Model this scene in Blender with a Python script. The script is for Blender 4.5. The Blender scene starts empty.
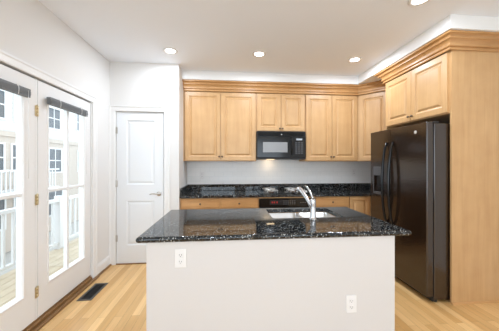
import bpy, bmesh, math, random
from mathutils import Vector, Matrix
C = bpy.context.scene.collection
S = bpy.context.scene
PI = math.pi

# ------------------------------------------------------------------ camera
cam_d = bpy.data.cameras.new('camera'); cam = bpy.data.objects.new('camera', cam_d); C.objects.link(cam)
cam.location = (0, 0, 1.37); cam.rotation_euler = (PI/2, 0, math.radians(-5.1))
cam_d.sensor_width = 36; cam_d.lens = 36*241/499; cam_d.shift_y = -2.3/499; cam_d.clip_start = .02
S.camera = cam
# ------------------------------------------------------------------ world, light, exposure
w = bpy.data.worlds.new('sky'); S.world = w; w.use_nodes = True
wn = w.node_tree.nodes; bg = wn['Background']
bg.inputs['Color'].default_value = (.78, .89, 1, 1); bg.inputs['Strength'].default_value = 2.8
S.view_settings.view_transform = 'Standard'; S.view_settings.look = 'None'
S.view_settings.exposure = 0.32; S.view_settings.gamma = 1; S.view_settings.use_curve_mapping = False

def area(name, loc, rot, sx, sy, power, col=(1, 1, 1), spread=PI):
    d = bpy.data.lights.new(name, 'AREA'); d.shape = 'RECTANGLE'; d.size = sx; d.size_y = sy
    d.energy = power; d.color = col; d.spread = spread
    o = bpy.data.objects.new(name, d); C.objects.link(o); o.location = loc; o.rotation_euler = rot
    return o
# fill lamps added in unseen window openings behind the camera; the sky itself lights the patio doors
for xx in (-.45, 1.55):
    area('rear_fill_lamp', (xx, -2.93, 1.45), (PI/2, 0, 0), 1.5, 1.7, 13, (.74, .88, 1))
area('side_fill_lamp', (-1.72, -1.2, 1.4), (0, -PI/2, 0), 1.6, 1.8, 10, (.76, .88, 1))  # one more added fill lamp, out of view on the left wall

# ------------------------------------------------------------------ materials
def new_mat(name):
    m = bpy.data.materials.new(name); m.use_nodes = True
    return m, m.node_tree.nodes, m.node_tree.links, m.node_tree.nodes['Principled BSDF']
def simple(name, col, rough=.5, metal=0, bump=0, bscale=60, coat=0, var=0, spec=.5):
    m, n, l, p = new_mat(name)
    p.inputs['Base Color'].default_value = (*col, 1); p.inputs['Roughness'].default_value = rough
    p.inputs['Metallic'].default_value = metal; p.inputs['Coat Weight'].default_value = coat
    p.inputs['Specular IOR Level'].default_value = spec
    tc = n.new('ShaderNodeTexCoord'); nz = n.new('ShaderNodeTexNoise'); nz.inputs['Scale'].default_value = bscale
    nz.inputs['Detail'].default_value = 3
    l.new(tc.outputs['Object'], nz.inputs['Vector'])
    if var:
        mx = n.new('ShaderNodeMix'); mx.data_type = 'RGBA'
        mx.inputs['A'].default_value = (*[c*(1-var) for c in col], 1); mx.inputs['B'].default_value = (*[min(1, c*(1+var)) for c in col], 1)
        l.new(nz.outputs['Fac'], mx.inputs['Factor']); l.new(mx.outputs['Result'], p.inputs['Base Color'])
    if bump:
        b = n.new('ShaderNodeBump'); b.inputs['Strength'].default_value = bump; b.inputs['Distance'].default_value = .002
        l.new(nz.outputs['Fac'], b.inputs['Height']); l.new(b.outputs['Normal'], p.inputs['Normal'])
    return m
def wood(name, c1, c2, scale, rough=.38):
    m, n, l, p = new_mat(name)
    tc = n.new('ShaderNodeTexCoord'); mp = n.new('ShaderNodeMapping'); mp.inputs['Scale'].default_value = scale
    n1 = n.new('ShaderNodeTexNoise'); n1.inputs['Scale'].default_value = 1; n1.inputs['Detail'].default_value = 6; n1.inputs['Distortion'].default_value = .6
    n2 = n.new('ShaderNodeTexNoise'); n2.inputs['Scale'].default_value = 5; n2.inputs['Detail'].default_value = 3
    cr = n.new('ShaderNodeValToRGB'); cr.color_ramp.elements[0].position = .3; cr.color_ramp.elements[1].position = .72
    cr.color_ramp.elements[0].color = (*c2, 1); cr.color_ramp.elements[1].color = (*c1, 1)
    md = n.new('ShaderNodeMath'); md.operation = 'MULTIPLY_ADD'; md.inputs[1].default_value = .45
    l.new(tc.outputs['Object'], mp.inputs['Vector']); l.new(mp.outputs['Vector'], n1.inputs['Vector'])
    l.new(tc.outputs['Object'], n2.inputs['Vector'])
    ms = n.new('ShaderNodeMath'); ms.operation = 'MULTIPLY'; ms.inputs[1].default_value = .55
    l.new(n1.outputs['Fac'], ms.inputs[0]); l.new(n2.outputs['Fac'], md.inputs[0]); l.new(ms.outputs[0], md.inputs[2])
    l.new(md.outputs[0], cr.inputs['Fac']); l.new(cr.outputs['Color'], p.inputs['Base Color'])
    p.inputs['Roughness'].default_value = rough
    return m
def oak_floor():
    m, n, l, p = new_mat('oak_strip_floor')
    tc = n.new('ShaderNodeTexCoord'); mp = n.new('ShaderNodeMapping'); mp.inputs['Rotation'].default_value = (0, 0, PI/2)
    l.new(tc.outputs['Object'], mp.inputs['Vector'])
    br = n.new('ShaderNodeTexBrick'); br.offset = .37; br.inputs['Scale'].default_value = 1
    br.inputs['Brick Width'].default_value = .95; br.inputs['Row Height'].default_value = .072
    br.inputs['Mortar Size'].default_value = .0011; br.inputs['Mortar Smooth'].default_value = .3
    br.inputs['Color1'].default_value = (.84, .55, .25, 1); br.inputs['Color2'].default_value = (.63, .35, .125, 1)
    br.inputs['Mortar'].default_value = (.38, .2, .07, 1)
    l.new(mp.outputs['Vector'], br.inputs['Vector'])
    m2 = n.new('ShaderNodeMapping'); m2.inputs['Scale'].default_value = (40, 2.2, 1)
    l.new(tc.outputs['Object'], m2.inputs['Vector'])
    nz = n.new('ShaderNodeTexNoise'); nz.inputs['Scale'].default_value = 1; nz.inputs['Detail'].default_value = 5; nz.inputs['Distortion'].default_value = .8
    l.new(m2.outputs['Vector'], nz.inputs['Vector'])
    mr = n.new('ShaderNodeMapRange'); mr.inputs['To Min'].default_value = .8; mr.inputs['To Max'].default_value = 1.18
    l.new(nz.outputs['Fac'], mr.inputs['Value'])
    mx = n.new('ShaderNodeMix'); mx.data_type = 'RGBA'; mx.blend_type = 'MULTIPLY'; mx.inputs['Factor'].default_value = 1
    l.new(br.outputs['Color'], mx.inputs['A']); l.new(mr.outputs['Result'], mx.inputs['B'])
    l.new(mx.outputs['Result'], p.inputs['Base Color']); p.inputs['Roughness'].default_value = .3
    b = n.new('ShaderNodeBump'); b.inputs['Strength'].default_value = .25; b.inputs['Distance'].default_value = .001; b.invert = True
    l.new(br.outputs['Fac'], b.inputs['Height']); l.new(b.outputs['Normal'], p.inputs['Normal'])
    return m
def granite():
    m, n, l, p = new_mat('black_granite')
    tc = n.new('ShaderNodeTexCoord')
    base = None
    def flecks(scale, lo, hi, col, prev, jit=1.0):
        v = n.new('ShaderNodeTexVoronoi'); v.inputs['Scale'].default_value = scale; v.inputs['Randomness'].default_value = jit
        l.new(tc.outputs['Object'], v.inputs['Vector'])
        s = n.new('ShaderNodeSeparateColor'); l.new(v.outputs['Color'], s.inputs['Color'])
        r = n.new('ShaderNodeValToRGB'); r.color_ramp.elements[0].position = lo; r.color_ramp.elements[1].position = hi
        r.color_ramp.elements[0].color = (0, 0, 0, 1); r.color_ramp.elements[1].color = (1, 1, 1, 1)
        l.new(s.outputs[0], r.inputs['Fac'])
        x = n.new('ShaderNodeMix'); x.data_type = 'RGBA'; x.inputs['B'].default_value = (*col, 1)
        if prev is None: x.inputs['A'].default_value = (.004, .005, .006, 1)
        else: l.new(prev, x.inputs['A'])
        l.new(r.outputs['Color'], x.inputs['Factor'])
        return x.outputs['Result']
    o = flecks(80, .6, .85, (.013, .016, .019), None)
    o = flecks(120, .82, .88, (.045, .05, .05), o)
    o = flecks(140, .925, .95, (.17, .165, .15), o)
    o = flecks(190, .955, .975, (.5, .52, .51), o)
    l.new(o, p.inputs['Base Color']); p.inputs['Roughness'].default_value = .04; p.inputs['IOR'].default_value = 1.5
    nz = n.new('ShaderNodeTexNoise'); nz.inputs['Scale'].default_value = 90; l.new(tc.outputs['Object'], nz.inputs['Vector'])
    b = n.new('ShaderNodeBump'); b.inputs['Strength'].default_value = .03; b.inputs['Distance'].default_value = .0003
    l.new(nz.outputs['Fac'], b.inputs['Height']); l.new(b.outputs['Normal'], p.inputs['Normal'])
    return m
def tiles():
    m, n, l, p = new_mat('white_backsplash_tile')
    tc = n.new('ShaderNodeTexCoord'); mp = n.new('ShaderNodeMapping'); mp.inputs['Rotation'].default_value = (PI/2, 0, 0)
    l.new(tc.outputs['Object'], mp.inputs['Vector'])
    br = n.new('ShaderNodeTexBrick'); br.offset = .5; br.inputs['Scale'].default_value = 1
    br.inputs['Brick Width'].default_value = .153; br.inputs['Row Height'].default_value = .0765; br.inputs['Mortar Size'].default_value = .0016
    br.inputs['Color1'].default_value = (.89, .885, .87, 1); br.inputs['Color2'].default_value = (.87, .865, .85, 1); br.inputs['Mortar'].default_value = (.77, .79, .79, 1)
    l.new(mp.outputs['Vector'], br.inputs['Vector']); l.new(br.outputs['Color'], p.inputs['Base Color'])
    p.inputs['Roughness'].default_value = .25
    b = n.new('ShaderNodeBump'); b.inputs['Strength'].default_value = .2; b.inputs['Distance'].default_value = .001; b.invert = True
    l.new(br.outputs['Fac'], b.inputs['Height']); l.new(b.outputs['Normal'], p.inputs['Normal'])
    return m
def glass_mat(name, col=(1, 1, 1), rough=0):
    m, n, l, p = new_mat(name)
    g = n.new('ShaderNodeBsdfGlossy'); g.inputs['Roughness'].default_value = .02
    t = n.new('ShaderNodeBsdfTransparent'); t.inputs['Color'].default_value = (.95, .97, .97, 1)
    lw = n.new('ShaderNodeLayerWeight'); pw = n.new('ShaderNodeMath'); pw.operation = 'POWER'; pw.inputs[1].default_value = 4
    f = n.new('ShaderNodeMath'); f.operation = 'MULTIPLY_ADD'; f.inputs[1].default_value = .6; f.inputs[2].default_value = .03
    l.new(lw.outputs['Facing'], pw.inputs[0]); l.new(pw.outputs[0], f.inputs[0])
    mx = n.new('ShaderNodeMixShader'); l.new(f.outputs[0], mx.inputs['Fac']); l.new(t.outputs['BSDF'], mx.inputs[1]); l.new(g.outputs['BSDF'], mx.inputs[2])
    l.new(mx.outputs['Shader'], n['Material Output'].inputs['Surface'])
    return m
def emit(name, col, s):
    m, n, l, p = new_mat(name)
    p.inputs['Base Color'].default_value = (*col, 1); p.inputs['Emission Color'].default_value = (*col, 1); p.inputs['Emission Strength'].default_value = s
    return m
def siding():
    m, n, l, p = new_mat('pale_siding')
    tc = n.new('ShaderNodeTexCoord'); wv = n.new('ShaderNodeTexWave'); wv.bands_direction = 'Z'; wv.wave_profile = 'SAW'; wv.inputs['Scale'].default_value = 1.3
    l.new(tc.outputs['Object'], wv.inputs['Vector'])
    cr = n.new('ShaderNodeValToRGB'); cr.color_ramp.elements[0].color = (.47, .44, .41, 1); cr.color_ramp.elements[1].color = (.55, .52, .48, 1)
    l.new(wv.outputs['Color'], cr.inputs['Fac']); l.new(cr.outputs['Color'], p.inputs['Base Color']); p.inputs['Roughness'].default_value = .8
    return m

M = dict(
    wall=simple('wall_paint', (.79, .775, .755), .75, bump=.08, bscale=180),
    ceil=simple('ceiling_paint', (.88, .91, .96), .9, bump=.08, bscale=150),
    soffit=simple('soffit_paint', (.88, .88, .87), .8, bump=.05, bscale=150),
    trim=simple('white_trim_paint', (.84, .835, .825), .4, bump=.03),
    door=simple('white_door_paint', (.84, .86, .88), .38, bump=.03),
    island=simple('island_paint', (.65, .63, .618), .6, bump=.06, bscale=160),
    maple=wood('maple_vertical', (.64, .40, .19), (.52, .30, .13), (26, 26, 1.6)),
    mapleh=wood('maple_horizontal', (.66, .38, .165), (.46, .235, .08), (1.6, 26, 26)),
    mapley=wood('maple_depthwise', (.76, .48, .25), (.62, .36, .16), (26, 1.6, 26)),
    darkwood=wood('stained_wood_sill', (.30, .16, .06), (.16, .08, .03), (20, 2, 20), .45),
    deck=wood('deck_boards', (.55, .45, .33), (.42, .33, .22), (14, 1.5, 1), .7),
    floor=oak_floor(), granite=granite(), tile=tiles(), siding=siding(),
    steel=simple('brushed_steel', (.74, .74, .73), .42, 1, bump=.05, bscale=300),
    chrome=simple('faucet_chrome', (.58, .59, .61), .16, 1),
    nickel=simple('satin_nickel', (.56, .53, .49), .32, 1),
    brass=simple('brass_hinge', (.66, .56, .36), .4, 1),
    pewter=simple('dark_pewter', (.16, .12, .09), .4, 1),
    black=simple('black_appliance', (.008, .008, .008), .12, spec=.35),
    blacktex=simple('textured_black_steel', (.021, .011, .006), .14, bump=.4, bscale=60, var=.5, spec=.9),
    blackmat=simple('black_plastic', (.013, .013, .014), .5, spec=.35),
    greyp=simple('grey_plastic', (.09, .09, .095), .4),
    window_grey=simple('microwave_window_mesh', (.26, .26, .26), .22, bump=.02),
    silver=simple('silver_badge', (.75, .75, .76), .3, .6),
    white=simple('white_plastic', (.80, .79, .78), .35),
    slot=simple('outlet_slot', (.10, .10, .10), .6),
    blind=simple('grey_blind_slats', (.17, .18, .19), .55, bump=.1, bscale=100),
    register=simple('dark_bronze_register', (.10, .095, .09), .45, .4),
    glass=glass_mat('door_glass'),
    wglass=simple('neighbour_window_glass', (.07, .075, .08), .35),
    led=emit('recessed_lamp', (1, .97, .92), 14),
    red=emit('red_display', (.4, .02, .015), .2),
    disp=emit('pale_display', (.35, .39, .42), .25),
    warm=emit('underlight_lamp', (1, .75, .45), 3),
    outwhite=simple('white_railing_paint', (.62, .60, .58), .6),
    ground=simple('pale_pavement', (.40, .38, .35), .9, bump=.1, bscale=3, var=.12),
    stucco=simple('beige_stucco', (.44, .37, .31), .9, bump=.2, bscale=8),
    roof=simple('grey_shingles', (.34, .34, .36), .9, bump=.2, bscale=12),
)

# ------------------------------------------------------------------ mesh helpers
def frame(o, u, n):
    """matrix: local x = u, local y = -n (into the wall), z up; the front looks along n"""
    u = Vector(u).normalized(); n = Vector(n).normalized(); z = Vector((0, 0, 1))
    m = Matrix.Identity(4)
    for i in range(3): m[i][0] = u[i]; m[i][1] = n[i]; m[i][2] = z[i]; m[i][3] = o[i]
    return m      # local coords: (along u, out along n, up)
class MB:
    def __init__(s, mtx=None): s.b = bmesh.new(); s.m = mtx
    def _in(s, o):
        m = s.m
        me = bpy.data.meshes.new('t'); o.to_mesh(me); o.free()
        if m is not None: me.transform(m)
        s.b.from_mesh(me); bpy.data.meshes.remove(me)
    def box(s, x0, x1, y0, y1, z0, z1, bev=0, seg=2):
        o = bmesh.new(); bmesh.ops.create_cube(o, size=1)
        for v in o.verts: v.co = Vector(((x0+x1)/2+v.co.x*(x1-x0), (y0+y1)/2+v.co.y*(y1-y0), (z0+z1)/2+v.co.z*(z1-z0)))
        if bev: bmesh.ops.bevel(o, geom=o.edges[:], offset=bev, segments=seg, profile=.5, affect='EDGES')
        s._in(o); return s
    def lathe(s, c, axis, prof, n=24, closed=True):
        """prof: list of (distance along axis, radius)"""
        o = bmesh.new(); a = Vector(axis).normalized(); q = a.to_track_quat('Z', 'Y').to_matrix(); c = Vector(c); rings = []
        for d, r in prof:
            rings.append([o.verts.new(c+q@Vector((r*math.cos(2*PI*i/n), r*math.sin(2*PI*i/n), d))) for i in range(n)])
        for A, B in zip(rings, rings[1:]):
            for i in range(n): o.faces.new((A[i], A[(i+1) % n], B[(i+1) % n], B[i])).smooth = True
        if closed: o.faces.new(rings[0][::-1]); o.faces.new(rings[-1])
        bmesh.ops.recalc_face_normals(o, faces=o.faces[:]); s._in(o); return s
    def cyl(s, p, q, r, n=20, r2=None):
        p = Vector(p); q = Vector(q); L = (q-p).length
        return s.lathe(p, q-p, [(0, r), (L, r if r2 is None else r2)], n)
    def tube(s, pts, rad, n=12, flat=None):
        """smooth tube through pts; rad a number or a list; flat squashes local width"""
        o = bmesh.new(); pts = [Vector(p) for p in pts]; rings = []
        if not isinstance(rad, (list, tuple)): rad = [rad]*len(pts)
        up = Vector((0, 0, 1)) if abs((pts[-1]-pts[0]).normalized().z) < .95 else Vector((0, 1, 0))
        for i, p in enumerate(pts):
            t = (pts[min(i+1, len(pts)-1)]-pts[max(i-1, 0)]).normalized()
            a = t.cross(up).normalized(); b = a.cross(t)
            k = flat or 1
            rings.append([o.verts.new(p+a*math.cos(2*PI*j/n)*rad[i]+b*math.sin(2*PI*j/n)*rad[i]*k) for j in range(n)])
        for A, B in zip(rings, rings[1:]):
            for i in range(n): o.faces.new((A[i], A[(i+1) % n], B[(i+1) % n], B[i])).smooth = True
        o.faces.new(rings[0][::-1]); o.faces.new(rings[-1])
        bmesh.ops.recalc_face_normals(o, faces=o.faces[:]); s._in(o); return s
    def prism(s, poly, z0, z1, bev=0):
        o = bmesh.new(); A = [o.verts.new((x, y, z0)) for x, y in poly]; B = [o.verts.new((x, y, z1)) for x, y in poly]; k = len(poly)
        o.faces.new(A[::-1]); o.faces.new(B)
        for i in range(k): o.faces.new((A[i], A[(i+1) % k], B[(i+1) % k], B[i]))
        bmesh.ops.recalc_face_normals(o, faces=o.faces[:])
        if bev: bmesh.ops.bevel(o, geom=o.edges[:], offset=bev, segments=2, profile=.5, affect='EDGES')
        s._in(o); return s
    def slab(s, x0, x1, z0, z1, t, panels, rings, back=0, hole=False):
        """door leaf in local coords: front face at y=back+t; panels = rectangles stacked in one column, rings=(inset,depth)"""
        o = bmesh.new(); Y = back+t
        def q(a, b, c, d, y=Y): o.faces.new([o.verts.new((p[0], y, p[1])) for p in (a, b, c, d)])
        def strip(sg):
            y = Y if sg > 0 else back
            px0, px1 = panels[0][0], panels[0][1]; zs = z0
            q((x0, z0), (px0, z0), (px0, z1), (x0, z1), y); q((px1, z0), (x1, z0), (x1, z1), (px1, z1), y)
            for (a, b, c, d) in panels:
                q((px0, zs), (px1, zs), (px1, c), (px0, c), y); zs = d
            q((px0, zs), (px1, zs), (px1, z1), (px0, z1), y)
        strip(1)
        if hole: strip(-1)
        else: q((x0, z0), (x1, z0), (x1, z1), (x0, z1), back)
        for a, b in (((x0, z0), (x1, z0)), ((x1, z0), (x1, z1)), ((x1, z1), (x0, z1)), ((x0, z1), (x0, z0))):
            o.faces.new([o.verts.new(v) for v in ((a[0], back, a[1]), (b[0], back, b[1]), (b[0], Y, b[1]), (a[0], Y, a[1]))])
        for (a, b, c, d) in panels:
            rr = [(0, 0)]+list(rings)+([(rings[-1][0], t)] if hole else [])
            prev = None
            for ins, dep in rr:
                R = [o.verts.new(v) for v in ((a+ins, Y-dep, c+ins), (b-ins, Y-dep, c+ins), (b-ins, Y-dep, d-ins), (a+ins, Y-dep, d-ins))]
                if prev:
                    for i in range(4): o.faces.new((prev[i], prev[(i+1) % 4], R[(i+1) % 4], R[i]))
                prev = R
            if hole:
                R = [o.verts.new(v) for v in ((a, back, c), (b, back, c), (b, back, d), (a, back, d))]
                for i in range(4): o.faces.new((prev[i], prev[(i+1) % 4], R[(i+1) % 4], R[i]))
            else: o.faces.new(prev)
        bmesh.ops.remove_doubles(o, verts=o.verts[:], dist=1e-5)
        bmesh.ops.recalc_face_normals(o, faces=o.faces[:]); s._in(o); return s
    def sweep(s, path, prof, closed_ends=True):
        """moulding: path of (x,y) corners, prof of (out,z); 'out' is to the right of travel"""
        o = bmesh.new(); P = [Vector(p) for p in path]; dirs = [(b-a).normalized() for a, b in zip(P, P[1:])]
        nr = [Vector((d.y, -d.x)) for d in dirs]; secs = []
        for i, p in enumerate(P):
            if i == 0: off = nr[0]
            elif i == len(P)-1: off = nr[-1]
            else:
                h = (nr[i-1]+nr[i]).normalized(); off = h/h.dot(nr[i])
            secs.append([o.verts.new((p.x+off.x*u, p.y+off.y*u, z)) for u, z in prof])
        k = len(prof)
        for A, B in zip(secs, secs[1:]):
            for i in range(k): o.faces.new((A[i], A[(i+1) % k], B[(i+1) % k], B[i]))
        o.faces.new(secs[0][::-1]); o.faces.new(secs[-1])
        bmesh.ops.recalc_face_normals(o, faces=o.faces[:]); s._in(o); return s
    def build(s, name, mat, parent=None, loc=None):
        me = bpy.data.meshes.new(name)
        base = Vector((0, 0, 0)); q = parent
        if parent is not None:
            while q.parent is not None: q = q.parent
            base = Vector(q.location)
        elif loc is not None: base = Vector(loc)
        bmesh.ops.translate(s.b, verts=s.b.verts[:], vec=-base); s.b.to_mesh(me); s.b.free()
        me.materials.append(mat); o = bpy.data.objects.new(name, me); C.objects.link(o)
        if parent is not None: o.parent = parent
        else: o.location = base
        return o
def tag(o, label, cat, group=None):
    o['label'] = label; o['category'] = cat
    if group: o['group'] = group
    return o
def thing(name, label, cat, loc, group=None):
    o = bpy.data.objects.new(name, None); C.objects.link(o); o.location = loc; o.empty_display_size = .1
    return tag(o, label, cat, group)
def struct(name, mb, mat, parent=None):
    o = mb.build(name, mat, parent)
    if parent is None: o['kind'] = 'structure'
    return o

# ------------------------------------------------------------------ room measurements
XL, XR, YB, YD, XA, CZ = -1.59, 2.76, 4.08, 3.405, -.675, 2.74
YF = -2.9
# floor, ceiling, soffit
struct('floor', MB().box(XL-.14, XR+.1, YF-.1, YB+.1, -.1, 0), M['floor'])
struct('ceiling', MB().box(XL-.14, XR+.1, YF-.1, YB+.1, CZ, CZ+.1), M['ceil'])
struct('ceiling_soffit', MB().prism([(XA, 3.63), (2.04, 3.63), (2.04, 2.045), (XR, 2.045), (XR, YB), (XA, YB)], 2.615, CZ), M['soffit'])
# walls
WL = MB().box(XL-.14, XL, YF, -2.0, 0, CZ).box(XL-.14, XL, -.4, 1.365, 0, CZ).box(XL-.14, XL, 2.985, YD+.12, 0, CZ).box(XL-.14, XL, 1.365, 2.985, 2.09, CZ)
WL.box(XL-.14, XL, -2.0, -.4, 0, .5).box(XL-.14, XL, -2.0, -.4, 2.3, CZ)
struct('wall_left', WL, M['wall'])
struct('wall_back', MB().box(XA-.12, XR+.1, YB, YB+.1, 0, CZ), M['wall'])
# the closet wall with its door opening, and its return beside the cabinets
struct('wall_closet', MB().box(XL-.14, -1.505, YD, YD+.12, 0, CZ).box(-.88, XA, YD, YD+.12, 0, CZ).box(-1.505, -.88, YD, YD+.12, 2.072, CZ).box(XA-.12, XA, YD+.12, YB, 0, CZ), M['wall'])
struct('wall_closet_rear', MB().box(XL-.14, XA-.12, YB, YB+.1, 0, CZ), M['wall'])
struct('wall_right', MB().box(XR, XR+.1, YF, YB, 0, CZ), M['wall'])
WF = MB()
xs = [XL-.14, -1.2, .3, .8, 2.3, XR+.1]
WF.box(xs[0], xs[1], YF-.1, YF, 0, CZ).box(xs[2], xs[3], YF-.1, YF, 0, CZ).box(xs[4], xs[5], YF-.1, YF, 0, CZ)
for a, b in ((xs[1], xs[2]), (xs[3], xs[4])): WF.box(a, b, YF-.1, YF, 0, .6).box(a, b, YF-.1, YF, 2.3, CZ)
struct('wall_front', WF, M['wall'])
# tiled backsplash between counter and uppers
struct('trim_8', MB().box(XA, XR, YB-.008, YB, 1.0, 1.42), M['tile'])

# ------------------------------------------------------------------ casings and baseboards
cas = [(0, 0), (.012, 0), (.016, .008), (.016, .05), (.022, .06), (.022, .075), (0, .075)]   # (thickness, across)
def casing(mb, fr, x0, x1, ztop, wd=.075, side='both'):
    """U-shaped door casing with mitres, drawn in the local frame"""
    m = MB(fr)
    o = bmesh.new(); pts = [(x0, 0), (x0, ztop), (x1, ztop), (x1, 0)]
    offs = [(-1, 0), (-1, 1), (1, 1), (1, 0)]; secs = []
    sc = wd/.075
    for (px, pz), (ox, oz) in zip(pts, offs):
        secs.append([o.verts.new((px+ox*a*sc, t, pz+oz*a*sc)) for t, a in cas])
    k = len(cas)
    for A, B in zip(secs, secs[1:]):
        for i in range(k): o.faces.new((A[i], A[(i+1) % k], B[(i+1) % k], B[i]))
    o.faces.new(secs[0]); o.faces.new(secs[-1]); bmesh.ops.recalc_face_normals(o, faces=o.faces[:])
    m._in(o); me = bpy.data.meshes.new('t'); m.b.to_mesh(me); mb.b.from_mesh(me); bpy.data.meshes.remove(me); m.b.free()
FL = frame((XL, 0, 0), (0, 1, 0), (1, 0, 0))       # left wall: x along +Y, out = +X
FD = frame((0, YD, 0), (1, 0, 0), (0, -1, 0))      # closet wall
FB = frame((0, 0, 0), (1, 0, 0), (0, -1, 0))       # anything facing the camera: local y = -Y
mb = MB(); casing(mb, FL, 1.365, 2.985, 2.085); struct('trim_1', mb, M['trim'])
mb = MB(); casing(mb, FD, -1.51, -.875, 2.07, .08); struct('trim_2', mb, M['trim'])
bp = [(0, 0), (.016, 0), (.016, .10), (.011, .118), (.006, .135), (0, .135)]
shoe = [(.016, 0), (.034, 0), (.031, .012), (.022, .02), (.016, .02)]
struct('baseboard_left', MB().sweep([(XL, YD), (XL, 3.062)][::1], [(-u, z) for u, z in bp]), M['trim'])
struct('trim_3', MB().sweep([(XL, YD), (XL, 3.062)], [(-u, z) for u, z in shoe]), M['darkwood'])
struct('baseboard_front', MB().sweep([(XL, 1.288), (XL, YF)], [(-u, z) for u, z in bp]), M['trim'])
struct('baseboard_closet', MB().sweep([(-.793, YD), (XA, YD)], bp), M['trim'])

# ------------------------------------------------------------------ closet door
def hinge(par, x, y, z, ax, mat, h=.085):
    # barrel with knuckles and two leaves showing
    b = MB()
    for i in range(3): b.cyl((x, y, z+i*h/3+.001), (x, y, z+(i+1)*h/3-.001), .0065, 12)
    b.lathe((x, y, z+h), (0, 0, 1), [(0, .004), (.004, .0055), (.009, .002)], 10)
    if ax == 'x': b.box(x-.016, x+.016, y+.001, y+.005, z, z+h)
    else: b.box(x-.005, x-.001, y-.018, y+.018, z, z+h)
    return b.build('hinge', mat, par)
dr = bpy.data.objects.new('door_1', None); C.objects.link(dr); dr.location = (-1.195, YD, 0); dr['kind'] = 'structure'
ring = [(.010, .010), (.022, .010), (.045, .003)]
MB(FD).slab(-1.5, -.886, .012, 2.062, .035, [(-1.372, -1.006, .255, .855), (-1.372, -1.006, 1.08, 1.955)], ring, back=-.04).build('door_leaf', M['door'], dr)
for z in (.31, 1.05, 1.77): hinge(dr, -1.503, YD-.005, z, 'x', M['nickel'])
h = MB(); h.lathe((-.945, YD+.004, .95), (0, -1, 0), [(0, .031), (.008, .031), (.012, .026), (.013, .012), (.04, .011), (.048, .012)], 24)
h.tube([(-.945, YD-.042, .95), (-.965, YD-.046, .951), (-.995, YD-.048, .957), (-1.03, YD-.046, .955), (-1.055, YD-.044, .948)], [.011, .010, .009, .008, .006], 12)
h.build('lever_handle', M['nickel'], dr)
struct('trim_4', MB().box(-1.505, -.88, YD-.012, YD+.03, 0, .012), M['darkwood'])

# ------------------------------------------------------------------ patio doors
def patio_leaf(name, y0, y1, hinge_side):
    d = bpy.data.objects.new(name, None); C.objects.link(d); d.location = (XL-.04, (y0+y1)/2, .0); d['kind'] = 'structure'
    rg = [(.006, -.006), (.014, -.006), (.022, .006)]
    g0, g1, z0, z1 = y0+.105, y1-.105, .30, 1.965
    MB(FL).slab(y0, y1, .065, 2.072, .045, [(g0, g1, z0, z1)], rg, back=-.055, hole=True).build('leaf_frame', M['trim'], d)
    gm = (g0+g1)/2
    MB().box(XL-.036, XL-.030, g0+.002, g1-.002, z0+.002, z1-.002).build('glass_pane', M['glass'], d)
    mm = MB(); zc = 1.122
    mm.box(XL-.048, XL-.012, gm-.013, gm+.013, z0+.005, z1-.005, .004).box(XL-.047, XL-.013, g0+.005, g1-.005, zc-.013, zc+.013, .004)
    mm.build('muntin', M['trim'], d)
    return d
leafA = patio_leaf('door_2', 1.385, 2.158, 'r')
leafB = patio_leaf('door_3', 2.187, 2.968, 'r')
for z in (.245, 1.02, 1.765): hinge(leafA, XL-.004, 2.172, z, 'y', M['brass'], .088)
# jambs, head and mullion round the two leaves; wooden threshold
struct('trim_5', MB().box(XL-.14, XL-.002, 1.365, 1.38, 0, 2.085).box(XL-.14, XL-.002, 2.972, 2.985, 0, 2.09).box(XL-.14, XL-.06, 1.38, 2.972, 2.05, 2.09)
       .box(XL-.14, XL-.012, 2.162, 2.184, .06, 2.078).box(XL-.14, XL-.006, 2.974, 2.984, 0, 2.08), M['trim'])
struct('trim_6', MB().box(XL-.16, XL+.012, 1.38, 2.972, .0, .045, .006).box(XL-.16, XL-.01, 1.38, 2.972, .045, .062), M['darkwood'])
struct('trim_7', MB().box(XL+.012, XL+.05, 1.3, 3.06, 0, .02, .008), M['darkwood'])
# roller blind stacks on the glass
def blind(y0, y1, label):
    t = thing('pleated_blind', label, 'blind', (XL+.03, (y0+y1)/2, 1.91), 'gathered blinds at the top of the patio doors')
    b = MB(); x = XL+.024
    b.box(x-.020, x+.016, y0, y1, 1.932, 1.952, .003).build('headrail', M['blind'], t)
    b = MB()
    for i in range(6): b.box(x-.019, x+.018+(i % 2)*.003, y0+.004, y1-.004, 1.900+i*.0054, 1.9043+i*.0054)
    b.build('slat_stack', M['blind'], t)
    MB().box(x-.017, x+.017, y0+.002, y1-.002, 1.886, 1.899, .004).build('bottom_rail', M['blind'], t)
    for yy in (y0+.12, y1-.12):
        MB().box(x-.023, x+.018, yy-.007, yy+.007, 1.945, 1.958, .002).tube([(x+.021, yy, 1.953), (x+.024, yy, 1.92), (x+.021, yy, 1.885)], .0022, 6).build('bracket', M['white'], t)
    MB().tube([(x+.02, y1-.03, 1.935), (x+.022, y1-.03, 1.6), (x+.02, y1-.03, 1.25)], .0016, 6).build('pull_cord', M['white'], t)
    return t
blind(1.46, 2.05, 'grey gathered blind on the nearer patio door, cut by left photo edge')
blind(2.262, 2.825, 'grey gathered blind at top of the farther glazed patio door')

# ------------------------------------------------------------------ floor register
t = thing('floor_register', 'dark metal vent grille set in the oak floor by the patio door', 'floor vent', (-1.43, 2.71, 0))
f = MB(); f.box(-1.5, -1.36, 2.535, 2.56, 0, .005, .001).box(-1.5, -1.36, 2.86, 2.885, 0, .005, .001).box(-1.5, -1.478, 2.56, 2.86, 0, .005, .001).box(-1.382, -1.36, 2.56, 2.86, 0, .005, .001)
f.build('frame', M['register'], t)
g = MB(); g.box(-1.478, -1.382, 2.56, 2.86, .0005, .0015)
for i in range(22):
    y = 2.567+i*.0136; g.box(-1.476, -1.384, y, y+.005, .0015, .0045)
g.box(-1.432, -1.428, 2.56, 2.86, .0015, .0048); g.build('grille', M['blackmat'], t)

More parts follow.
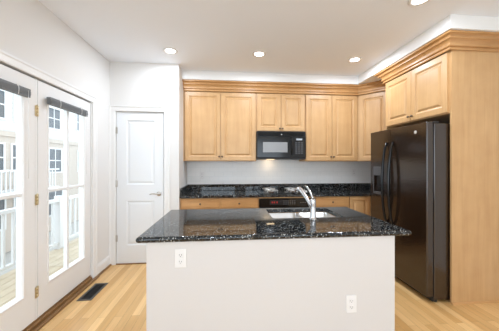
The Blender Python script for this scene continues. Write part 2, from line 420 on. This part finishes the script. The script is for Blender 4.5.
# ------------------------------------------------------------------ cabinets
RP = [(.003, .006), (.010, .009), (.016, .013), (.022, .013), (.040, .003), (.044, .001)]
def panel_door(par, fr, x0, x1, z0, z1, mat=None, name='door', t=.02, st=.058, knob=None):
    d = MB(fr).slab(x0, x1, z0, z1, t, [(x0+st, x1-st, z0+st, z1-st)], RP).build(name, mat or M['maple'], par)
    if knob: add_knob(d, fr, knob, t)
    return d
def drawer(par, fr, x0, x1, z0, z1, knob=True, t=.02):
    o = MB(fr).slab(x0, x1, z0, z1, t, [(x0+.012, x1-.012, z0+.012, z1-.012)], [(.004, -.003), (.008, -.003)]).build('drawer', M['mapleh'], par)
    if knob: add_knob(o, fr, ((x0+x1)/2, (z0+z1)/2), t)
    return o
def add_knob(par, fr, xz, t):
    k = MB(fr); k.lathe((xz[0], t, xz[1]), (0, 1, 0), [(0, .008), (.006, .0055), (.013, .006), (.018, .0125), (.023, .014), (.027, .011), (.029, .004)], 16)
    k.build('knob', M['pewter'], par)
def fB(y, x=0): return frame((x, y, 0), (1, 0, 0), (0, -1, 0))
def wall_cab(x0, x1, z0, z1, label, yf=3.75, splits=1):
    t = thing('wall_cabinet', label, 'cabinet', ((x0+x1)/2, (yf+YB)/2, z0), 'maple wall cabinets')
    MB().box(x0+.0005, x1-.0005, yf, YB-.009, z0, z1, .001).build('body', M['maple'], t)
    fr = fB(yf); m = (x0+x1)/2; e = .014; kz = z0+.07 if z1-z0 > .7 else z0+.045
    panel_door(t, fr, x0+e, m-.0035, z0+.012, z1-.02, knob=(m-.022, kz))
    panel_door(t, fr, m+.0035, x1-e, z0+.012, z1-.02, knob=(m+.022, kz))
    return t
ZU, ZT = 1.402, 2.475
wall_cab(XA+.012, .44, ZU, ZT, 'tall maple double-door wall cabinet beside the white closet wall')
wall_cab(.44, 1.222, 1.868, ZT, 'short maple double-door wall cabinet above the black microwave')
wall_cab(1.222, 2.10, ZU, ZT, 'tall maple double-door wall cabinet right of the black microwave')
tag(MB().box(XA, XA+.012, 3.73, YB-.009, ZU, ZT).build('filler_strip', M['maple']), 'narrow maple filler strip between closet wall return and wall cabinet', 'filler strip')
# diagonal corner cabinet
t = thing('corner_wall_cabinet', 'angled maple corner wall cabinet half hidden behind the fridge', 'cabinet', (2.45, 3.75, ZU))
MB().prism([(2.101, 3.751), (2.43, 3.421), (2.76, 3.421), (2.76, YB-.009), (2.101, YB-.009)], ZU, ZT, .001).build('body', M['maple'], t)
s2 = 1/math.sqrt(2)
fr = frame((2.101, 3.751, 0), (s2, -s2, 0), (-s2, -s2, 0))
panel_door(t, fr, .03, .436, ZU+.012, ZT-.02)
# small cabinet on the right wall
t = thing('side_wall_cabinet', 'narrow maple wall cabinet hidden between corner cabinet and fridge', 'cabinet', (2.6, 3.28, ZU))
MB().box(2.431, 2.76, 3.142, 3.42, ZU, ZT, .001).build('body', M['maple'], t)
fR = lambda x: frame((x, 0, 0), (0, 1, 0), (-1, 0, 0))
panel_door(t, fR(2.431), 3.15, 3.41, ZU+.012, ZT-.02)
# fridge surround
XC = 2.163
t = thing('refrigerator_cabinet', 'maple double-door cabinet mounted over the black refrigerator', 'cabinet', (2.45, 2.65, 1.86))
MB().box(XC, XR-.002, 2.176, 3.119, 1.86, ZT, .001).build('body', M['maple'], t)
mid = 2.655
panel_door(t, fR(XC), 2.186, mid-.0035, 1.872, ZT-.02, knob=(mid-.028, 1.92)); panel_door(t, fR(XC), mid+.0035, 3.112, 1.872, ZT-.02, knob=(mid+.028, 1.92))
panel = tag(MB().box(XC-.0, XR, 2.155, 2.175, 0, ZT, .0015).build('end_panel', M['maple'], None, (2.45, 2.165, 0)), 'tall plain maple end panel on the near side of the fridge', 'panel')
tag(MB().box(XC, XR, 3.12, 3.14, 0, ZT, .0015).build('end_panel', M['maple'], None, (2.45, 3.13, 0)), 'maple end panel behind the fridge, hidden from view', 'panel')
tag(MB().sweep([(XC, 2.155), (XR, 2.155)], [(0, 0), (.014, 0), (.012, .014), (.004, .02), (0, .02)]).build('shoe_moulding', M['mapleh'], None), 'thin maple shoe strip at foot of the tall end panel', 'moulding')
# crown moulding
cp = [(0, 0), (.014, 0), (.017, .006), (.014, .012), (.006, .014), (.006, .030), (.020, .033), (.026, .040), (.026, .050), (.018, .054), (.020, .066), (.030, .080), (.044, .090), (.056, .093), (.056, .102), (.050, .105), (.056, .116), (.070, .124), (.088, .127), (.088, .145), (0, .145)]
cp = [(u, ZT-.008+z) for u, z in cp]
tag(MB().sweep([(XA+.001, 3.73), (2.092, 3.73), (2.414, 3.408), (2.414, 3.142)], [(u, z) for u, z in cp]).sweep([(XR, 3.1405), (XC-.021, 3.1405), (XC-.021, 2.1545), (XR, 2.1545)], [(u, z) for u, z in cp]).build('crown_moulding', M['mapleh'], None, (0, 3.7, ZT)),
    'stepped maple crown moulding running along tops of all wall cabinets', 'moulding')

# base cabinets
CTZ, CTT = .914, .036
BZ = CTZ-CTT
def base_cab(x0, x1, label, mode):
    t = thing('base_cabinet', label, 'cabinet', ((x0+x1)/2, 3.77, 0), 'maple base cabinets along the back wall')
    MB().box(x0+.0005, x1-.0005, 3.475, YB-.001, .10, BZ, .001).build('body', M['maple'], t)
    MB().box(x0+.001, x1-.001, 3.54, 3.56, 0, .10).build('toe_kick', M['maple'], t)
    fr = fB(3.475)
    if mode == 'dd':
        m = (x0+x1)/2
        for a, b, kx in ((x0+.012, m-.0035, m-.03), (m+.0035, x1-.012, m+.03)):
            drawer(t, fr, a, b, .725, .864); panel_door(t, fr, a, b, .115, .715, knob=(kx, .65))
    elif mode == 'd1':
        drawer(t, fr, x0+.012, x1-.006, .725, .864); panel_door(t, fr, x0+.012, x1-.006, .115, .715, knob=(x0+.04, .65))
    else: panel_door(t, fr, x0+.006, x1-.012, .115, .864, st=.05)
base_cab(XA+.001, .445, 'maple base cabinet with two drawers left of the black oven', 'dd')
base_cab(1.275, 1.81, 'maple base cabinet with one drawer just right of the oven', 'd1')
base_cab(1.81, 2.14, 'maple base cabinet with a full-height door nearest the fridge', 'door')
tag(MB().box(2.14, XR-.002, 3.141, YB-.002, 0, BZ, .001).build('corner_base_cabinet', M['maple'], None, (2.45, 3.6, 0)), 'plain maple corner base cabinet hidden behind the fridge', 'cabinet')
# oven built in below the counter
t = thing('oven_cabinet', 'maple surround framing the built-in black oven', 'cabinet', (.86, 3.77, 0))
MB().box(.4455, .462, 3.475, YB-.001, 0, BZ).box(1.256, 1.2745, 3.475, YB-.001, 0, BZ).box(.462, 1.256, 3.475, YB-.001, 0, .12).box(.4455, 1.2745, 3.455, 3.475, .862, BZ).build('body', M['maple'], t)
t = thing('built_in_oven', 'black built-in oven with red display below the cooktop', 'oven', (.86, 3.77, .12))
MB().box(.463, 1.255, 3.476, 4.03, .121, .861).build('body', M['blackmat'], t)
MB().box(.448, 1.27, 3.445, 3.474, .735, .861, .004).build('control_panel', M['black'], t)
MB().box(.448, 1.27, 3.44, 3.474, .13, .728, .006).build('door', M['black'], t)
MB().tube([(.50, 3.44, .69), (.50, 3.40, .69), (.55, 3.395, .69), (1.17, 3.395, .69), (1.22, 3.40, .69), (1.22, 3.44, .69)], .011, 12).build('handle', M['blackmat'], t)
d = MB().box(.60, .88, 3.4435, 3.4451, .765, .835).build('display', M['blackmat'], t)
for i, (x, wd) in enumerate(((.63, .018), (.66, .018), (.70, .018))): MB().box(x, x+wd, 3.4425, 3.4436, .79, .815).build('red_digit', M['red'], d)
g = MB()
for r in range(3):
    for c in range(6): g.box(.80+c*.032, .82+c*.032, 3.4428, 3.4436, .772+r*.022, .782+r*.022)
g.build('keypad', M['greyp'], t)
g = MB()
for c in range(5): g.box(1.05+c*.035, 1.07+c*.035, 3.4438, 3.4452, .79, .80)
g.build('touch_key_row', M['greyp'], t)

# countertop of the back run (L round the corner)
ct = MB(); ct.prism([(XA+.001, 3.435), (2.16, 3.435), (2.16, 3.141), (XR-.001, 3.141), (XR-.001, YB-.001), (XA+.001, YB-.001)], BZ, CTZ, .006)
ct = ct.build('countertop', M['granite'], None, (.8, 3.75, BZ)); tag(ct, 'black speckled granite countertop along the back wall', 'countertop')
MB().box(XA+.001, XR-.001, YB-.03, YB-.009, CTZ, 1.018, .004).build('backsplash_upstand', M['granite'], ct)
MB().box(XA+.001, XA+.022, 3.45, YB-.031, CTZ, 1.018, .004).build('side_upstand', M['granite'], ct)

# cooktop
t = thing('gas_cooktop', 'black gas cooktop with metal grates set in the back counter', 'cooktop', (.85, 3.77, CTZ))
MB().box(.47, 1.24, 3.50, 4.01, CTZ, CTZ+.012, .004).build('glass_plate', M['black'], t)
for (x, y, r) in ((.66, 3.88, .05), (.66, 3.64, .042), (1.02, 3.88, .042), (1.02, 3.64, .05)):
    b = MB().lathe((x, y, CTZ+.012), (0, 0, 1), [(0, r), (.008, r), (.010, r*.8), (.018, r*.75), (.021, r*.3)], 24).build('burner', M['pewter'], t)
for (x, y) in ((.66, 3.88), (.66, 3.64), (1.02, 3.88), (1.02, 3.64)):
    g = MB(); z = CTZ+.042
    pts = [(x+.10*math.cos(2*PI*i/24), y+.10*math.sin(2*PI*i/24), z) for i in range(25)]
    g.tube(pts, .0055, 8)
    for a in range(4):
        ca, sa = math.cos(a*PI/2+PI/4), math.sin(a*PI/2+PI/4)
        g.tube([(x+.03*ca, y+.03*sa, z+.003), (x+.10*ca, y+.10*sa, z), (x+.115*ca, y+.115*sa, CTZ+.012)], .005, 8)
    g.build('grate', M['steel'], t)
for i in range(4):
    MB().lathe((1.19, 3.60+i*.1, CTZ+.012), (0, 0, 1), [(0, .02), (.012, .018), (.022, .016), (.024, .01)], 16).build('control_knob', M['silver'], t)

# microwave
t = thing('microwave_oven', 'black over-the-range microwave under the short wall cabinet', 'microwave', (.83, 3.88, 1.433))
x0, x1, z0, z1, yf = .445, 1.217, 1.433, 1.867, 3.70
MB().box(x0, x1, yf, YB-.009, z0, z1, .004).build('body', M['blackmat'], t)
dd = MB(fB(yf)).slab(x0+.004, .965, z0+.03, z1-.075, .022, [(x0+.082, .93, 1.53, 1.705)], [(.004, .004), (.006, .004)]).build('door', M['black'], t)
MB().box(x0+.09, .922, yf-.0195, yf-.0175, 1.538, 1.697).build('window', M['window_grey'], dd)
MB().tube([(.985, yf-.02, 1.51), (.985, yf-.05, 1.53), (.985, yf-.054, 1.64), (.985, yf-.05, 1.745), (.985, yf-.02, 1.765)], .011, 12).build('handle', M['black'], t)
MB().box(.968, x1-.004, yf-.02, yf, z0+.03, z1-.075, .003).build('control_panel', M['black'], t)
MB().box(1.06, 1.155, yf-.0212, yf-.0195, 1.728, 1.755).build('display', M['disp'], t)
g = MB()
for r in range(6):
    for c in range(3): g.box(1.045+c*.045, 1.077+c*.045, yf-.0212, yf-.0198, 1.52+r*.032, 1.535+r*.032)
g.build('keypad', M['greyp'], t)
g = MB()
for i in range(5): g.box(x0+.02, x1-.02, yf-.012, yf, z1-.068+i*.012, z1-.062+i*.012, .001)
g.build('vent_grille', M['black'], t)
MB().lathe((.83, yf-.012, z1-.05), (0, -1, 0), [(0, .009), (.003, .009), (.0035, .007)], 20).build('badge', M['silver'], t)
MB().box(x0+.004, x1-.004, yf-.015, yf, z0+.002, z0+.026, .002).build('lower_trim', M['blackmat'], t)
MB().box(.62, .74, 3.80, 3.86, z0-.003, z0+.001).build('underlight', M['warm'], t)
ul = area('underlight_glow', (.68, 3.93, z0-.012), (math.radians(25), 0, 0), .10, .05, .22, (1, .74, .45))

# ------------------------------------------------------------------ refrigerator
t = thing('refrigerator', 'black side-by-side refrigerator with ice dispenser enclosed by maple panels', 'refrigerator', (2.35, 2.65, 0))
y0, y1, ys, xf, xb = 2.183, 3.112, 2.722, 1.93, 1.995
MB().box(xb+.012, 2.70, y0+.004, y1-.004, .03, 1.762, .006).build('body', M['blacktex'], t)
MB().box(xb-.002, xb+.014, y0+.012, y1-.012, .07, 1.75).build('gasket', M['blackmat'], t)
fdoor = MB().box(xf, xb, y0, ys-.003, .062, 1.778, .010, 3).build('door', M['blacktex'], t)
# freezer door with a dispenser recess: built of a frame round the opening
a, b, c, d_ = 2.845, 3.045, .985, 1.318
dz = MB(fR(xb)).slab(ys+.003, y1, .062, 1.778, xb-xf, [(a, b, c, d_)], [(.004, .003), (.006, .040), (.010, .040)]).build('door', M['blacktex'], t)
MB().box(xf-.004, xf+.012, a+.003, b-.003, 1.212, d_-.003, .003).build('dispenser_panel', M['greyp'], dz)
MB().box(xf-.003, xf+.002, a-.008, b+.008, c-.012, c+.004, .001).box(xf-.003, xf+.002, a-.008, a+.002, c, d_, .001).box(xf-.003, xf+.002, b-.002, b+.008, c, d_, .001).box(xf-.003, xf+.002, a-.008, b+.008, d_-.004, d_+.008, .001).build('dispenser_frame', M['greyp'], dz)
MB().box(xf+.004, xf+.035, 2.905, 2.985, 1.07, 1.20, .006).build('dispenser_paddle', M['blackmat'], dz)
MB().box(xf+.001, xf+.038, a+.006, b-.006, c+.004, c+.014, .003).build('drip_tray', M['greyp'], dz)
for par, yh in ((fdoor, ys-.062), (dz, ys+.052)):
    pts = []; n = 18
    for i in range(n+1):
        u = i/n; z = .64+u*.98; bow = math.sin(PI*u)**.55*.062
        pts.append((xf-.004-bow, yh, z))
    MB().tube(pts, [.014+.003*math.sin(PI*i/n) for i in range(n+1)], 14).build('handle', M['black'], par)
MB().lathe((xf-.001, 2.327, 1.69), (-1, 0, 0), [(0, .017), (.003, .017), (.004, .012)], 24).build('badge', M['silver'], fdoor)
for yy in (y0+.01, y1-.075): MB().box(xb+.005, xb+.075, yy, yy+.065, 1.762, 1.784, .006).build('hinge_cover', M['blackmat'], t)
g = MB(); g.box(xb, xb+.03, y0+.01, y1-.01, .012, .06, .003)
for i in range(28): g.box(xb-.004, xb, y0+.03+i*.032, y0+.05+i*.032, .018, .054)
g.build('kick_grille', M['blackmat'], t)
for yy in (y0+.04, y1-.04): MB().cyl((xb+.05, yy, 0), (xb+.05, yy, .035), .02, 16).build('foot', M['blackmat'], t)
for yy in (y0+.04, y1-.04): MB().cyl((2.62, yy, 0), (2.62, yy, .035), .02, 16).build('foot', M['blackmat'], t)

# ------------------------------------------------------------------ island
ix0, ix1, iy0, iy1 = -.565, 1.242, 1.525, 2.435
t = thing('kitchen_island', 'white painted kitchen island base under dark granite top', 'kitchen island', (.31, 2.0, 0))
bx0, bx1, by0, by1 = -.506, 1.134, 1.55, 2.40
sk = (.37, .99, 1.965, 2.365)
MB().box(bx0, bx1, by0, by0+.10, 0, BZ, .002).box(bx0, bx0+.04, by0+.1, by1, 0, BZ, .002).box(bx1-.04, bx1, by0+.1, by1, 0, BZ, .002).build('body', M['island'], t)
w_ = MB().box(bx0+.041, bx1-.041, by0+.101, by1-.03, .08, .64).box(bx0+.041, bx1-.041, by1-.03, by1-.012, .08, BZ)
w_.build('cabinet_box', M['maple'], t)
MB().sweep([(bx0-0, by1), (bx0, by0), (bx1, by0), (bx1, by1)], [(0, 0), (.012, 0), (.012, .07), (.006, .08), (0, .08)]).build('base_trim', M['trim'], t)
frb = frame((0, by1-.012, 0), (1, 0, 0), (0, 1, 0))
for i, (p, q) in enumerate(((bx0+.05, -.02), (-.015, .31), (.345, .67), (.675, 1.06))):
    panel_door(t, frb, p, q, .1, .86)
# island countertop with sink cut-out
def counter_hole(x0, x1, y0, y1, z0, z1, h, bev, rc=.03):
    o = bmesh.new()
    def rect(a, b, c, d, z, r, n=5):
        v = []
        for (cx, cy, s0) in ((b-r, c+r, -PI/2), (b-r, d-r, 0), (a+r, d-r, PI/2), (a+r, c+r, PI)):
            for i in range(n+1): ang = s0+i*PI/2/n; v.append(o.verts.new((cx+r*math.cos(ang), cy+r*math.sin(ang), z)))
        return v
    def link(A, B):
        k = len(A)
        for i in range(k): o.faces.new((A[i], A[(i+1) % k], B[(i+1) % k], B[i]))
    # full-round nosing on the outside
    sec = []; n = 8; hh = (z1-z0)/2
    for i in range(n+1):
        ang = -PI/2+PI*i/n; off = -bev*(1-math.cos(ang)); sec.append((off, (z0+z1)/2+hh*math.sin(ang)))
    rings = [rect(x0-u, x1+u, y0-u, y1+u, z, .012) for u, z in sec]
    for A, B in zip(rings, rings[1:]):
        link(A, B)
    for f in o.faces: f.smooth = True
    it = rect(*h, z1, rc); ib = rect(*h, z0, rc)
    link(rings[-1], it); link(it, ib); link(ib, rings[0])
    bmesh.ops.recalc_face_normals(o, faces=o.faces[:])
    m = MB(); m._in(o); return m
cti = counter_hole(ix0, ix1, iy0, iy1, BZ, CTZ, sk, .016).build('island_countertop', M['granite'], None, (.33, 1.98, BZ))
tag(cti, 'black speckled granite top of the kitchen island', 'countertop')
# sink
t = thing('undermount_sink', 'stainless steel double-bowl sink set into the island top', 'sink', (.68, 2.165, .70))
def bowl(x0, x1, y0, y1, zt, zb):
    o = bmesh.new(); n = 5
    def rect(u, z, r):
        v = []
        for (cx, cy, s0) in ((x1-u-r, y0+u+r, -PI/2), (x1-u-r, y1-u-r, 0), (x0+u+r, y1-u-r, PI/2), (x0+u+r, y0+u+r, PI)):
            for i in range(n+1): a = s0+i*PI/2/n; v.append(o.verts.new((cx+r*math.cos(a), cy+r*math.sin(a), z)))
        return v
    R = [rect(0, zt, .035), rect(.003, zb+.03, .035), rect(.008, zb+.01, .035), rect(.03, zb, .03)]
    outer = [rect(-.002, zt, .036), rect(0, zb+.02, .036), rect(.03, zb-.003, .03)]
    k = len(R[0])
    def link(A, B):
        for i in range(k): o.faces.new((A[i], A[(i+1) % k], B[(i+1) % k], B[i])).smooth = True
    for A, B in zip(R, R[1:]): link(A, B)
    for A, B in zip(outer, outer[1:]): link(A, B)
    link(R[0], outer[0]); o.faces.new(R[-1]); o.faces.new(outer[-1])
    bmesh.ops.recalc_face_normals(o, faces=o.faces[:]); m = MB(); m._in(o); return m
g0, g1, g2, g3 = sk
for (p, q) in ((g0+.004, .672), (.690, g1-.004)):
    bw = bowl(p, q, g2+.004, g3-.004, BZ-.004, .70).build('bowl', M['steel'], t)
    MB().lathe(((p+q)/2, 2.165, .7002), (0, 0, 1), [(0, .04), (.002, .04), (.0025, .03), (.001, .02)], 24).build('drain', M['chrome'], bw)
MB().box(.6715, .6905, g2+.03, g3-.03, .80, BZ-.003, .004).build('divider', M['steel'], t)
# faucet
t = thing('kitchen_faucet', 'chrome pull-out kitchen faucet standing beside the island sink', 'faucet', (.692, 1.915, CTZ))
fx, fy = .692, 1.915
MB().lathe((fx, fy, CTZ), (0, 0, 1), [(0, .034), (.005, .034), (.009, .027), (.016, .024), (.12, .022), (.15, .0235), (.163, .021), (.168, .012)], 28).build('body', M['chrome'], t)
MB().tube([(fx-.004, fy+.008, CTZ+.085), (fx-.016, fy+.04, CTZ+.125), (fx-.032, fy+.08, CTZ+.165), (fx-.048, fy+.115, CTZ+.20), (fx-.058, fy+.138, CTZ+.219), (fx-.067, fy+.158, CTZ+.228), (fx-.076, fy+.178, CTZ+.222), (fx-.082, fy+.192, CTZ+.206)], [.015, .0155, .0165, .018, .021, .0225, .022, .018], 18).build('spout', M['chrome'], t)
MB().cyl((fx-.082, fy+.191, CTZ+.208), (fx-.087, fy+.203, CTZ+.190), .014, 16).build('spray_head', M['greyp'], t)
MB().tube([(fx, fy+.002, CTZ+.165), (fx-.004, fy+.018, CTZ+.185), (fx-.009, fy+.04, CTZ+.215), (fx-.018, fy+.075, CTZ+.245), (fx-.033, fy+.10, CTZ+.265)], [.013, .0085, .0075, .0085, .007], 12).build('lever', M['chrome'], t)

# ------------------------------------------------------------------ outlets
def outlet(fr, x, z, label, mat=None, grp=None, w=.072, h=.116):
    o = fr.translation
    n = fr.to_3x3()@Vector((0, 1, 0))
    base = fr@Vector((x, 0, z))
    t = thing('electrical_outlet', label, 'outlet', base, grp)
    MB(fr).box(x-w/2, x+w/2, 0, .006, z-h/2, z+h/2, .003).build('cover_plate', M['white'], t)
    for dz in (-.021, .021):
        r = MB(fr).box(x-.017, x+.017, .005, .0078, z+dz-.014, z+dz+.014, .004).build('socket', M['white'], t)
        MB(fr).box(x-.008, x-.0055, .0076, .0083, z+dz-.002, z+dz+.008).box(x+.0055, x+.008, .0076, .0083, z+dz-.002, z+dz+.007).cyl((x, .0076, z+dz-.007), (x, .0083, z+dz-.007), .0026, 10).build('slots', M['slot'], r)
    return t
outlet(fB(by0), -.297, .772, 'white duplex outlet high on the left of the island front')
outlet(fB(by0), .823, .428, 'white duplex outlet low on the right of the island front')
outlet(fB(YB-.009), -.43, 1.17, 'white outlet on the tiled backsplash below the left wall cabinet')
outlet(fB(YB-.009), 2.21, 1.21, 'white outlet on the tiled backsplash beside the fridge')

# ------------------------------------------------------------------ recessed ceiling lights
names = ['recessed ceiling light nearest the closet door wall', 'recessed ceiling light above the island in line with microwave', 'recessed ceiling light nearest the inner corner of the soffit',
         'recessed ceiling light cut by the top edge of the photo', 'added unseen ceiling light over the room behind the camera', 'added unseen ceiling light behind the camera on the right']
def can(x, y, label):
    t = thing('recessed_light', label, 'ceiling light', (x, y, CZ), 'recessed ceiling lights')
    MB().lathe((x, y, CZ), (0, 0, -1), [(0, .088), (.004, .088), (.008, .080), (.008, .062), (.003, .056), (0, .054)], 32, closed=False).build('trim_ring', M['white'], t)
    MB().lathe((x, y, CZ-.001), (0, 0, -1), [(0, .054), (.003, .052), (.005, .045), (.006, .02)], 28).build('lens', M['led'], t)
    d = bpy.data.lights.new('recessed_lamp', 'AREA'); d.shape = 'DISK'; d.size = .09; d.energy = 11; d.color = (.80, .89, 1)
    o = bpy.data.objects.new('recessed_lamp', d); C.objects.link(o); o.location = (0, 0, -.012); o.parent = t
for (x, y), nm in zip(((-.70, 3.01), (.387, 3.0), (1.67, 3.05), (1.60, 1.88), (-.5, -.6), (1.4, -.6)), names): can(x, y, nm)  # the last two cans are unseen, added to brighten the room

# ------------------------------------------------------------------ outdoors
t = thing('wooden_deck', 'pale boarded deck outside the patio doors', 'deck', (-2.6, 2.5, -.3))
MB().box(-3.0, XL-.16, -1, 7.2, -.30, -.15).build('joists', M['deck'], t)
g = MB()
for i in range(10): g.box(-3.0+i*.126, -2.88+i*.126, -1, 7.2, -.149, -.12, .003)
g.build('boards', M['deck'], t)
t = thing('deck_railing', 'white baluster railing along the edge of the deck', 'railing', (-2.95, 2.5, -.12))
MB().box(-2.99, -2.91, -1, 7.2, .70, .75, .006).build('top_rail', M['outwhite'], t)
MB().box(-2.975, -2.925, -1, 7.2, -.04, .0).build('bottom_rail', M['outwhite'], t)
for i in range(34):
    y = 1.5+i*.15
    if i % 10: MB().box(-2.965, -2.935, y-.015, y+.015, 0, .70).build('baluster', M['outwhite'], t)
    else: MB().box(-3.0, -2.90, y-.05, y+.05, -.12, .80, .005).build('post', M['outwhite'], t)
tag(MB().box(-40, -3.05, -10, 45, -3.2, -3.1).build('pavement', M['ground'], None), 'pale paved ground far below the deck', 'pavement')['kind'] = 'structure'
def house(y0, y1, x, zt, label, wins, balc):
    t = thing('townhouse', label, 'building', (x-3, (y0+y1)/2, -3.1), 'townhouses across from the deck')
    MB().box(x-6, x, y0, y1, -3.1, zt).build('wall', M['siding'], t)
    MB().prism([(x-6.3, y0-.1), (x+.3, y0-.1), (x+.3, y1+.1), (x-6.3, y1+.1)], zt, zt+.25).build('roof', M['roof'], t)
    MB().box(x, x+.08, y0+.1, y1-.1, -3.05, 2.7).box(x, x+.16, y0+.1, y1-.1, 2.7, 2.95).build('lower_wall', M['stucco'], t)
    for (yy, z, ww, hh) in wins:
        wx = x+.08 if z < 2 else x
        f = MB(fR(x)); m = MB(frame((wx, 0, 0), (0, 1, 0), (1, 0, 0)))
        fo = m.box(yy-ww/2-.09, yy+ww/2+.09, 0, .05, z-.09, z).box(yy-ww/2-.09, yy+ww/2+.09, 0, .05, z+hh, z+hh+.09).box(yy-ww/2-.09, yy-ww/2, 0, .05, z, z+hh).box(yy+ww/2, yy+ww/2+.09, 0, .05, z, z+hh).box(yy-.03, yy+.03, 0, .04, z, z+hh).box(yy-ww/2, yy+ww/2, 0, .04, z+hh/2-.03, z+hh/2+.03).build('window', M['outwhite'], t); f.b.free()
        MB().box(wx, wx+.02, yy-ww/2, yy+ww/2, z, z+hh).build('pane', M['wglass'], fo)
    if balc:
        a, b, z = balc
        bb = MB().box(x, x+1.2, a, b, z-.15, z).box(x+1.1, x+1.2, a, b, z+.95, z+1.02).build('balcony', M['outwhite'], t)
        r = MB()
        for i in range(int((b-a)/.22)): r.box(x+1.12, x+1.17, a+.1+i*.22, a+.15+i*.22, z, z+.95)
        r.build('baluster_row', M['outwhite'], bb)
house(5, 15.2, -11, 6.4, 'pale townhouse with a white balcony seen through the nearer patio door', [(10.6, 1.0, 1.1, 1.3), (12.2, 1.0, 1.1, 1.3), (13.8, 1.0, 1.1, 1.3), (12.4, 3.6, 1, 1.3), (14.0, 3.6, 1, 1.3), (12.2, -1.8, 1.2, 1.4), (14.0, -1.8, 1.2, 1.4)], (10.2, 15.0, .05))
house(15.65, 25, -11.6, 7.2, 'pale townhouse with tall windows seen through the farther patio door', [(17.2, 3.7, 1.1, 1.3), (20.2, 3.9, 1.1, 1.3), (17.2, .8, 1.1, 1.5), (20.2, .8, 1.1, 1.5), (17.2, -2, 1.3, 1.5), (22.8, 3.9, 1.1, 1.3), (22.8, .8, 1.1, 1.5)], None)
